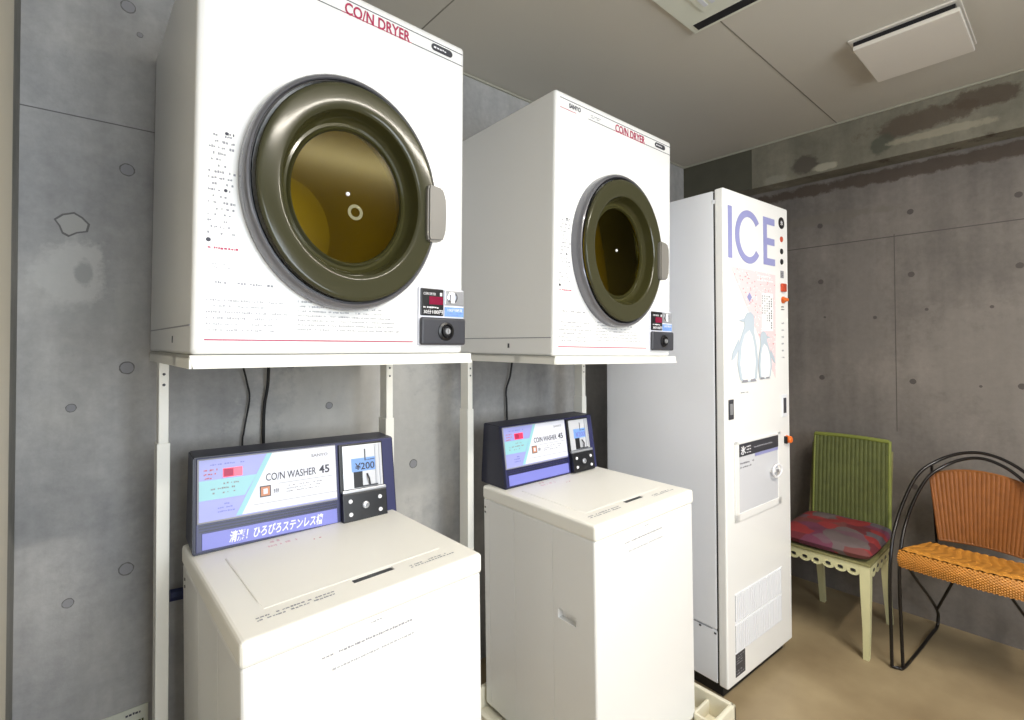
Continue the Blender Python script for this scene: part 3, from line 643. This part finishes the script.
# dispensing hatch
q = MB()
fx0, fx1, fz0, fz1 = .055, .412, .630, .918
for a in ((fx0, fx1, fz0, fz0+.028), (fx0, fx1, fz1-.010, fz1), (fx0, fx0+.028, fz0, fz1), (fx1-.026, fx1, fz0, fz1)): q.box(a[0], a[1], -.006, 0, a[2], a[3], 'white', .002)
ho = q.build('hatch', do)
q = MB(); q.box(fx0+.027, fx1-.025, -.004, -.001, fz0+.027, .862, 'icegrey', .001); q.build('hatch_window', ho, label='grey frosted window')
q = MB(); q.box(fx0+.027, fx1-.025, -.0065, -.001, .862, .908, 'dgrey', .001); q.text('氷', .092, .128, .868, .900, -.0066, 'whiteink', offset=.02); q.text('氷', .134, .165, .862, .898, -.0066, 'whiteink', offset=.02) if 0 else q.micro(.134, .165, .868, .900, 3, -.0066, 'whiteink', .95, 41, .01)
q.micro(.19, .37, .880, .893, 1, -.0066, 'greyink', .9, 42, .008); q.quad(.20, .385, .850, .861, -.0052, 'peri', .0006); q.micro(.09, .19, .815, .845, 2, -.0052, 'greyink', .8, 43, .008); q.build('hatch_header', ho)
q = MB()
q.tube([(.352+.036*math.cos(R(a)), -.018, .774+.024*math.sin(R(a))) for a in range(0, 361, 15)],   .0035, 'whiteink', cap=False); q.box(.322, .384, -.018, -.004, .768, .780, 'white', .003); q.box(.338, .360, -.021, -.016, .767, .781, 'silver', .002); q.build('hatch_handle', ho)
# louvres
for z0, z1 in ((.275, .370), (.165, .262)):
    q = MB(); q.quad(.053, .412, z0, z1, -.0003, 'greyink'); q.box(.050, .415, -.003, 0, z0-.004, z0, 'icewhite', .001).box(.050, .415, -.003, 0, z1, z1+.004, 'icewhite', .001)
    n_ = 26
    for k in range(n_):
        x = .055+k*(.355/n_); q.prism([(x, 0), (x+.0105, 0), (x+.0095, -.004), (x+.003, -.005)], z0, z1, 'icewhite', 'z')
    q.build('louvre_panel', do)
q = MB(); q.box(.052, .118, -.0015, 0, .078, .158, 'dgrey'); q.micro(.056, .112, .120, .154, 4, -.0016, 'greyink', .8, 51); q.micro(.056, .112, .082, .104, 2, -.0016, 'greyink', .8, 52); q.build('rating_plate', do)

# ---------------------------------------------------------------- green wicker chair (faces -x)
def weave(mb, fn, nu, nv, rib, amp, m, thick=.010, wav=3):
    """ribbed woven surface: fn(u,v)->(point, normal)"""
    nU, nV = nu*rib, nv
    for side in (1, -1):
        vs = []
        for j in range(nV+1):
            for i in range(nU+1):
                u, v = i/nU, j/nV; p, nn = fn(u, v); ph = math.pi*nu*u
                h = abs(math.sin(ph))*amp*(.75+.25*math.cos(math.pi*j+math.pi*math.floor(nu*u)))
                vs.append(Vector(p)+Vector(nn)*side*(thick/2+h))
        fs = [(j*(nU+1)+i, j*(nU+1)+i+1, (j+1)*(nU+1)+i+1, (j+1)*(nU+1)+i) for j in range(nV) for i in range(nU)]
        if side < 0: fs = [f[::-1] for f in fs]
        mb.add(vs, fs, m, True)
CX0, CY0 = 2.55, .73
t = thing('wicker_chair', 'green wicker chair with cream wooden legs and a red patchwork cushion', 'chair', Matrix.Translation((CX0, CY0, 0)))
T = Matrix.Translation((-CX0, -CY0, 0))
xf, xb, yl, yr, zs = 2.375, 2.735, .915, .578, .395
def leg(pts, m='creamwood'):
    k = MB(T); vs = []
    for (x, y, z, a, b_) in pts: vs += [(x-a, y-b_, z), (x+a, y-b_, z), (x+a, y+b_, z), (x-a, y+b_, z)]
    fs = [(0, 3, 2, 1)]
    for i in range(len(pts)-1):
        for j in range(4): fs.append((i*4+j, i*4+(j+1) % 4, i*4+4+(j+1) % 4, i*4+4+j))
    e = (len(pts)-1)*4; fs.append((e, e+1, e+2, e+3)); k.add(vs, fs, m); k.build('leg', t)
for y, sg in ((yr+.016, -1), (yl-.016, 1)):
    leg([(xf+.030, y-sg*.004, 0, .013, .010), (xf+.022, y, .12, .014, .012), (xf+.018, y, .28, .017, .0165), (xf+.018, y, .383, .018, .018)])
for y, sg in ((yr+.024, -1), (yl-.046, 1)):
    leg([(xb+.045, y+sg*.002, 0, .012, .011), (xb+.018, y, .14, .013, .013), (xb-.008, y, .28, .015, .015), (xb-.012, y, .383, .016, .016)])
# scalloped apron
def apron(a0, a1, fixed, axis, nsc):
    top, base = .383, .352; n_ = nsc; w_ = (a1-a0)/n_
    k = MB(T); d0, d1 = fixed
    k.prism([(a0, base), (a1, base), (a1, top), (a0, top)], d0, d1, 'creamwood', axis)
    for i in range(n_):
        c_ = a0+(i+.5)*w_; ro = w_*.52; ri = w_*.25; N = 12; vs = []; fs = []
        for (rr_, zz_) in ((ro, 0), (ri, 0)):
            for dd in (d0, d1):
                for s_ in range(N+1):
                    an_ = math.pi+math.pi*s_/N; a_ = c_+rr_*math.cos(an_); z_ = base+rr_*.78*math.sin(an_)*(1 if rr_ == ro else .9) - 0
                    vs.append((d0 if dd == d0 else d1, a_, z_) if axis == 'x' else (a_, dd, z_))
        q_ = N+1
        for s_ in range(N):
            o0, o1, i0, i1 = s_, q_+s_, 2*q_+s_, 3*q_+s_
            fs += [(o0, o0+1, i0+1, i0), (o1, i1, i1+1, o1+1), (o0, o1, o1+1, o0+1), (i0, i0+1, i1+1, i1)]
        k.add(vs, fs, 'creamwood')
        # pierced eye
        k.prism([(c_+ri*.9*math.cos(2*math.pi*s_/10), base+.003+ri*.5*math.sin(2*math.pi*s_/10)) for s_ in range(10)], d0-.0004, d1+.0004, 'groove', axis)
    k.build('apron', t)
apron(yr+.034, yl-.034, (xf+.002, xf+.014), 'x', 6)
apron(xf+.036, xb-.028, (yr, yr+.012), 'y', 5)
k = MB(T); k.box(xf-.006, xb+.012, yr-.006, yl+.006, .383, .395, 'woodedge', .003); k.build('seat_board', t)
# cushion: puffy, a thing of its own lying on the seat
def cushion():
    k = MB(Matrix.Translation((-2.55, -.73, -.395))); nx, ny = 28, 28; vs = []; fs = []
    x0, x1, y0, y1 = 2.350, 2.755, .566, .925; rg = random.Random(4)
    for s_ in (1, -1):
        for i in range(nx+1):
            for j in range(ny+1):
                u, v = i/nx*2-1, j/ny*2-1; p = 5
                d = (1-abs(u)**p)*(1-abs(v)**p); sq = 1-.02*(abs(u)**4*abs(v)**4)*3
                h = .034*d**.40; ww = .003*math.sin(7*u+2*v)*math.cos(5*v)
                # tufts
                tf = sum(.010*math.exp(-((u-a)**2+(v-b_)**2)/.02) for a in (-.35, .35) for b_ in (-.35, .35))
                z = .395+.034+s_*h+(ww-tf*.7 if s_ > 0 else 0)*d
                z = max(z, .3965)
                vs.append(((x0+x1)/2+u*(x1-x0)/2*sq, (y0+y1)/2+v*(y1-y0)/2*sq, z))
    N = (nx+1)*(ny+1)
    for s_ in (0, 1):
        for i in range(nx):
            for j in range(ny):
                a = s_*N+i*(ny+1)+j; f = (a, a+ny+1, a+ny+2, a+1); fs.append(f if s_ == 0 else f[::-1])
    k.add(vs, fs, 'cushion', True); return k
t2 = cushion().build('seat_cushion'); t2.location = (2.55, .73, .395)
t2['label'] = 'padded red and purple patchwork cushion on the seat of the green chair'; t2['category'] = 'cushion'
# back
def backfn(u, v):
    y = .900-.310*u+.014*v; z = .405+.412*v; x = 2.752+.075*v+.012*v*v
    return (x, y, z), Vector((-1, 0, .2)).normalized()
k = MB(T); weave(k, backfn, 18, 72, 6, .0030, 'green', .008); k.build('backrest', t, label='green woven wicker')
k = MB(T)
topp = [Vector(backfn(u/20, 1)[0])+Vector((-.002, 0, -.003+.005*math.sin(u/20*math.pi))) for u in range(21)]
k.tube(topp, .0095, 'greenborder', 10); k.tube([Vector(backfn(0, v/12)[0]) for v in range(13)], .007, 'greenborder', 8); k.tube([Vector(backfn(1, v/12)[0]) for v in range(13)], .0075, 'greenborder', 8); k.build('backrest_border', t)
for y in (.918, .597):
    k = MB(T); k.tube([(xb+.018, y, .30), (xb+.035, y, .42), (xb+.085, y+.004, .62), (xb+.112, y+.004, .77)], .009, 'woodedge', 8); k.build('back_post', t)

# ---------------------------------------------------------------- rattan armchair with black rods (faces -x)
BC = .285
t = thing('rattan_armchair', 'orange rattan armchair on a hooped black rod frame', 'chair', Matrix.Translation((2.6, BC, 0)))
T = Matrix.Translation((-2.6, -BC, 0))
def smooth(pts, n_=6):
    P = [Vector(p) for p in pts]; P = [P[0]]+P+[P[-1]]; out = []
    for i in range(1, len(P)-2):
        for k_ in range(n_):
            s_ = k_/n_; a, b_, c_, d = P[i-1], P[i], P[i+1], P[i+2]
            out.append(.5*((2*b_)+(c_-a)*s_+(2*a-5*b_+4*c_-d)*s_*s_+(3*b_-a-3*c_+d)*s_**3))
    out.append(P[-2]); return out
def mir(pts): return pts+[(x, 2*BC-y, z) for x, y, z in pts[::-1][1:]]
outer = [(2.413, .517, .006), (2.413, .518, .15), (2.413, .520, .30), (2.420, .518, .42), (2.470, .515, .52), (2.570, .500, .628), (2.660, .470, .722), (2.712, .420, .776), (2.738, .355, .815), (2.746, BC, .830)]
inner = [(2.440, .487, .006), (2.438, .490, .15), (2.436, .493, .30), (2.441, .492, .42), (2.488, .488, .52), (2.586, .474, .618), (2.676, .444, .706), (2.726, .400, .755), (2.750, .345, .791), (2.758, BC, .806)]
k = MB(T); k.tube(smooth(mir(outer)), .0062, 'iron', 10); k.build('outer_hoop', t)
k = MB(T); k.tube(smooth(mir(inner)), .0062, 'iron', 10); k.build('inner_hoop', t)
for sg in (1, -1):
    def my(p): return (p[0], BC+sg*(p[1]-BC), p[2])
    k = MB(T); k.tube(smooth([my(p) for p in [(2.413, .517, .0065), (2.420, .500, .0065), (2.440, .484, .0065), (2.60, .470, .0065), (2.80, .458, .0065), (2.885, .452, .0075), (2.905, .450, .035), (2.895, .450, .075), (2.80, .458, .16), (2.60, .475, .31), (2.475, .482, .405)]]), .0062, 'iron', 10); k.build('side_runner', t)
    k = MB(T); k.tube([my((2.882, .450, .088)), my((2.62, .33, .40))], .0055, 'iron', 8); k.build('brace', t)
    k = MB(T); k.tube([my((2.742, .438, .765)), my((2.744, .437, .70)), my((2.740, .425, .43))], .005, 'iron', 8); k.build('back_stay', t)
    k = MB(T); k.tube([my((2.452, .490, .422)), my((2.60, .455, .418)), my((2.735, .425, .43))], .0055, 'iron', 8); k.build('seat_rail', t)
# seat
def seatpt(u, v):   # u across y, v front->back
    wf = .207-.050*v; bow = .018*(1-(2*u-1)**2)*(1-v)
    return 2.432+v*.205-bow, BC+wf*(1-2*u)
k = MB(T); nu, nv = 96, 40; vs = []; fs = []
for j in range(nv+1):
    for i in range(nu+1):
        u, v = i/nu, j/nv; x, y = seatpt(u, v)
        e_ = min(1, (1-abs(2*u-1))*12)**.5; f_ = min(1, (v+.02)*9)**.5
        z = .456+.020*e_*f_ + .0042*abs(math.sin(math.pi*13*u+.8*math.sin(v*9))) - .010*math.sin(math.pi*u)*math.sin(math.pi*v) - .020*v
        vs.append((x, y, z))
for j in range(nv):
    for i in range(nu): a = j*(nu+1)+i; fs.append((a, a+nu+1, a+nu+2, a+1))
k.add(vs, fs, 'rattan', True)
# rim round the seat: woven band
loop = [seatpt(i/60, 0) for i in range(61)]+[seatpt(1, j/24) for j in range(1, 25)]+[seatpt(1-i/60, 1) for i in range(1, 61)]+[seatpt(0, 1-j/24) for j in range(1, 24)]
L = len(loop)*3; lp = []
for i in range(L):
    a, b_ = loop[i//3], loop[(i//3+1) % len(loop)]; s_ = (i % 3)/3; lp.append((a[0]+(b_[0]-a[0])*s_, a[1]+(b_[1]-a[1])*s_))
rows = 14; vs = []; fs = []
for r_i in range(rows+1):
    z = .398+(.066)*r_i/rows
    for i in range(L):
        a = lp[i-1]; b_ = lp[(i+1) % L]; tx, ty = b_[0]-a[0], b_[1]-a[1]; q_ = math.hypot(tx, ty) or 1; nx_, ny_ = ty/q_, -tx/q_
        if (lp[i][0]-2.56)*nx_+(lp[i][1]-BC)*ny_ < 0: nx_, ny_ = -nx_, -ny_
        bulge = .007*math.sin(math.pi*r_i/rows)+.0022*(1 if (i//3+r_i) % 2 else -1)
        vs.append((lp[i][0]+nx_*bulge, lp[i][1]+ny_*bulge, z-.020*max(0, (lp[i][0]-2.432)/.205)*r_i/rows))
for r_i in range(rows):
    for i in range(L): fs.append((r_i*L+i, r_i*L+(i+1) % L, (r_i+1)*L+(i+1) % L, (r_i+1)*L+i))
k.add(vs, fs, 'rattan', True); k.add([(x, y, .399) for x, y in lp], [tuple(range(L))], 'rattan2'); k.build('seat', t, label='orange woven rattan seat')
def bfn(u, v):
    hw = .128+.030*v; y = BC+hw*(1-2*u); s_ = (1-(2*u-1)**2)
    zt = .715+.035*s_; zb_ = .452+.006*s_
    return (2.722+.022*v+.014*s_, y, zb_+(zt-zb_)*v), Vector((-1, 0, .05)).normalized()
k = MB(T); weave(k, bfn, 22, 60, 6, .0032, 'rattan2', .007); k.build('backrest', t, label='brown orange woven rattan')
k = MB(T); k.tube([bfn(0, v/10)[0] for v in range(11)]+[bfn(u/20, 1)[0] for u in range(1, 21)]+[bfn(1, 1-v/10)[0] for v in range(1, 11)]+[bfn(1-u/20, 0)[0] for u in range(1, 21)], .0058, 'rattan2', 8); k.build('backrest_border', t)

# ---------------------------------------------------------------- ceiling things
t = thing('air_conditioner', 'pale square ceiling cassette air conditioner with a dark outlet slot', 'air conditioner', Matrix.Translation((1.26, .53, ZC)))
T = Matrix.Translation((-1.26, -.53, -ZC)); k = MB(T); x0, x1, y0, y1 = .912, 1.611, .178, .882; zp = ZC-.012
k.box(x0, x1, y0, y1, zp, ZC, 'acpanel', .004, 2); k.build('panel', t)
for (a, b_, c_, d) in ((x1-.052, x1-.016, y0+.07, y1-.022), (x0+.016, x0+.052, y0+.022, y1-.07)):
    k = MB(T); k.box(a, b_, c_, d, zp-.0015, zp+.001, 'black'); k.build('outlet_slot', t, label='dark outlet slot')
k = MB(T); k.box(x0+.10, x1-.10, y0+.08, y1-.08, zp-.005, zp, 'acpanel', .003)
for i in range(22): yy = y0+.10+i*.0235; k.box(x0+.12, x1-.12, yy, yy+.012, zp-.007, zp-.004, 'icegrey')
k.build('intake_grille', t)
t = thing('ventilation_grille', 'square white ventilation cover hanging slightly below the ceiling near the beam', 'vent', Matrix.Translation((2.26, .39, ZC)))
T = Matrix.Translation((-2.26, -.39, -ZC))
k = MB(T); k.box(2.078, 2.445, .242, .549, ZC-.008, ZC, 'ventpanel', .003); k.build('frame', t)
k = MB(T); k.box(2.094, 2.43, .256, .535, ZC-.034, ZC-.007, 'groove'); k.build('duct_neck', t)
k = MB(T); k.box(2.075, 2.408, .243, .533, ZC-.047, ZC-.031, 'ventpanel', .004); k.build('cover_panel', t)
t = thing('ceiling_lamp', 'white ceiling tube lamp behind the camera', 'lamp', Matrix.Translation((1.30, -.40, ZC)))
T = Matrix.Translation((-1.45, .45, -ZC)); k = MB(T); k.box(.85, 2.05, -.48, -.42, ZC-.035, ZC, 'offwhite', .006)
for xx in (.875, 1.985): k.box(xx, xx+.04, -.47, -.43, ZC-.15, ZC-.03, 'offwhite', .004)
k.build('housing', t)
k = MB(T); k.tube([(.91, -.45, ZC-.125), (1.99, -.45, ZC-.125)], .013, 'tube', 16); k.build('tube', t, label='lit white tube')

# ---------------------------------------------------------------- small things on the back wall
def cord(name, label, cat, pts, r, m, group=None):
    k = MB(); k.tube(smooth(pts, 6), r, m, 8); o = k.build(name); o['label'] = label; o['category'] = cat
    if group: o['group'] = group
    return o
cord('power_cord', 'thin dark cord hanging left behind the near washer console', 'cord', [(.355, 1.60, 1.235), (.372, 1.61, 1.17), (.380, 1.615, 1.12), (.366, 1.615, 1.03), (.362, 1.615, .95), (.37, 1.61, .5)], .0026, 'rubber')
cord('power_cord', 'thicker black cord hanging just right of the thin one behind the near washer', 'cord', [(.428, 1.60, 1.23), (.428, 1.61, 1.16), (.420, 1.615, 1.09), (.418, 1.615, .98), (.42, 1.615, .5)], .0045, 'rubber')
cord('power_cord', 'black cord hanging behind the washer beside the ice machine', 'cord', [(1.385, 1.60, 1.22), (1.380, 1.61, 1.14), (1.362, 1.615, 1.08), (1.366, 1.615, .98), (1.37, 1.61, .5)], .004, 'rubber')
cord('water_hose', 'short dark blue hose end beside the rear of the near washer', 'hose', [(.188, 1.60, .62), (.235, 1.60, .615), (.30, 1.60, .60), (.34, 1.60, .50), (.34, 1.60, .30)], .016, 'bluehose')
k = MB(Matrix.Translation((-.096, -YA, -.28))); k.box(.044, .147, YA-.004, YA-.0005, .215, .347, 'acpanel', .001)
k.micro(.10, .135, .325, .340, 1, YA-.004, 'ink', .95, 61, .006); k.micro(.06, .085, .318, .332, 1, YA-.004, 'green', .95, 62, .008); k.micro(.11, .14, .30, .318, 1, YA-.004, 'green', .9, 63, .006); k.micro(.055, .14, .23, .29, 4, YA-.004, 'greyink', .7, 64)
o = k.build('wall_notice'); o.location = (.096, YA, .28); o['label'] = 'small pale notice with green and black print low on the back wall'; o['category'] = 'notice'
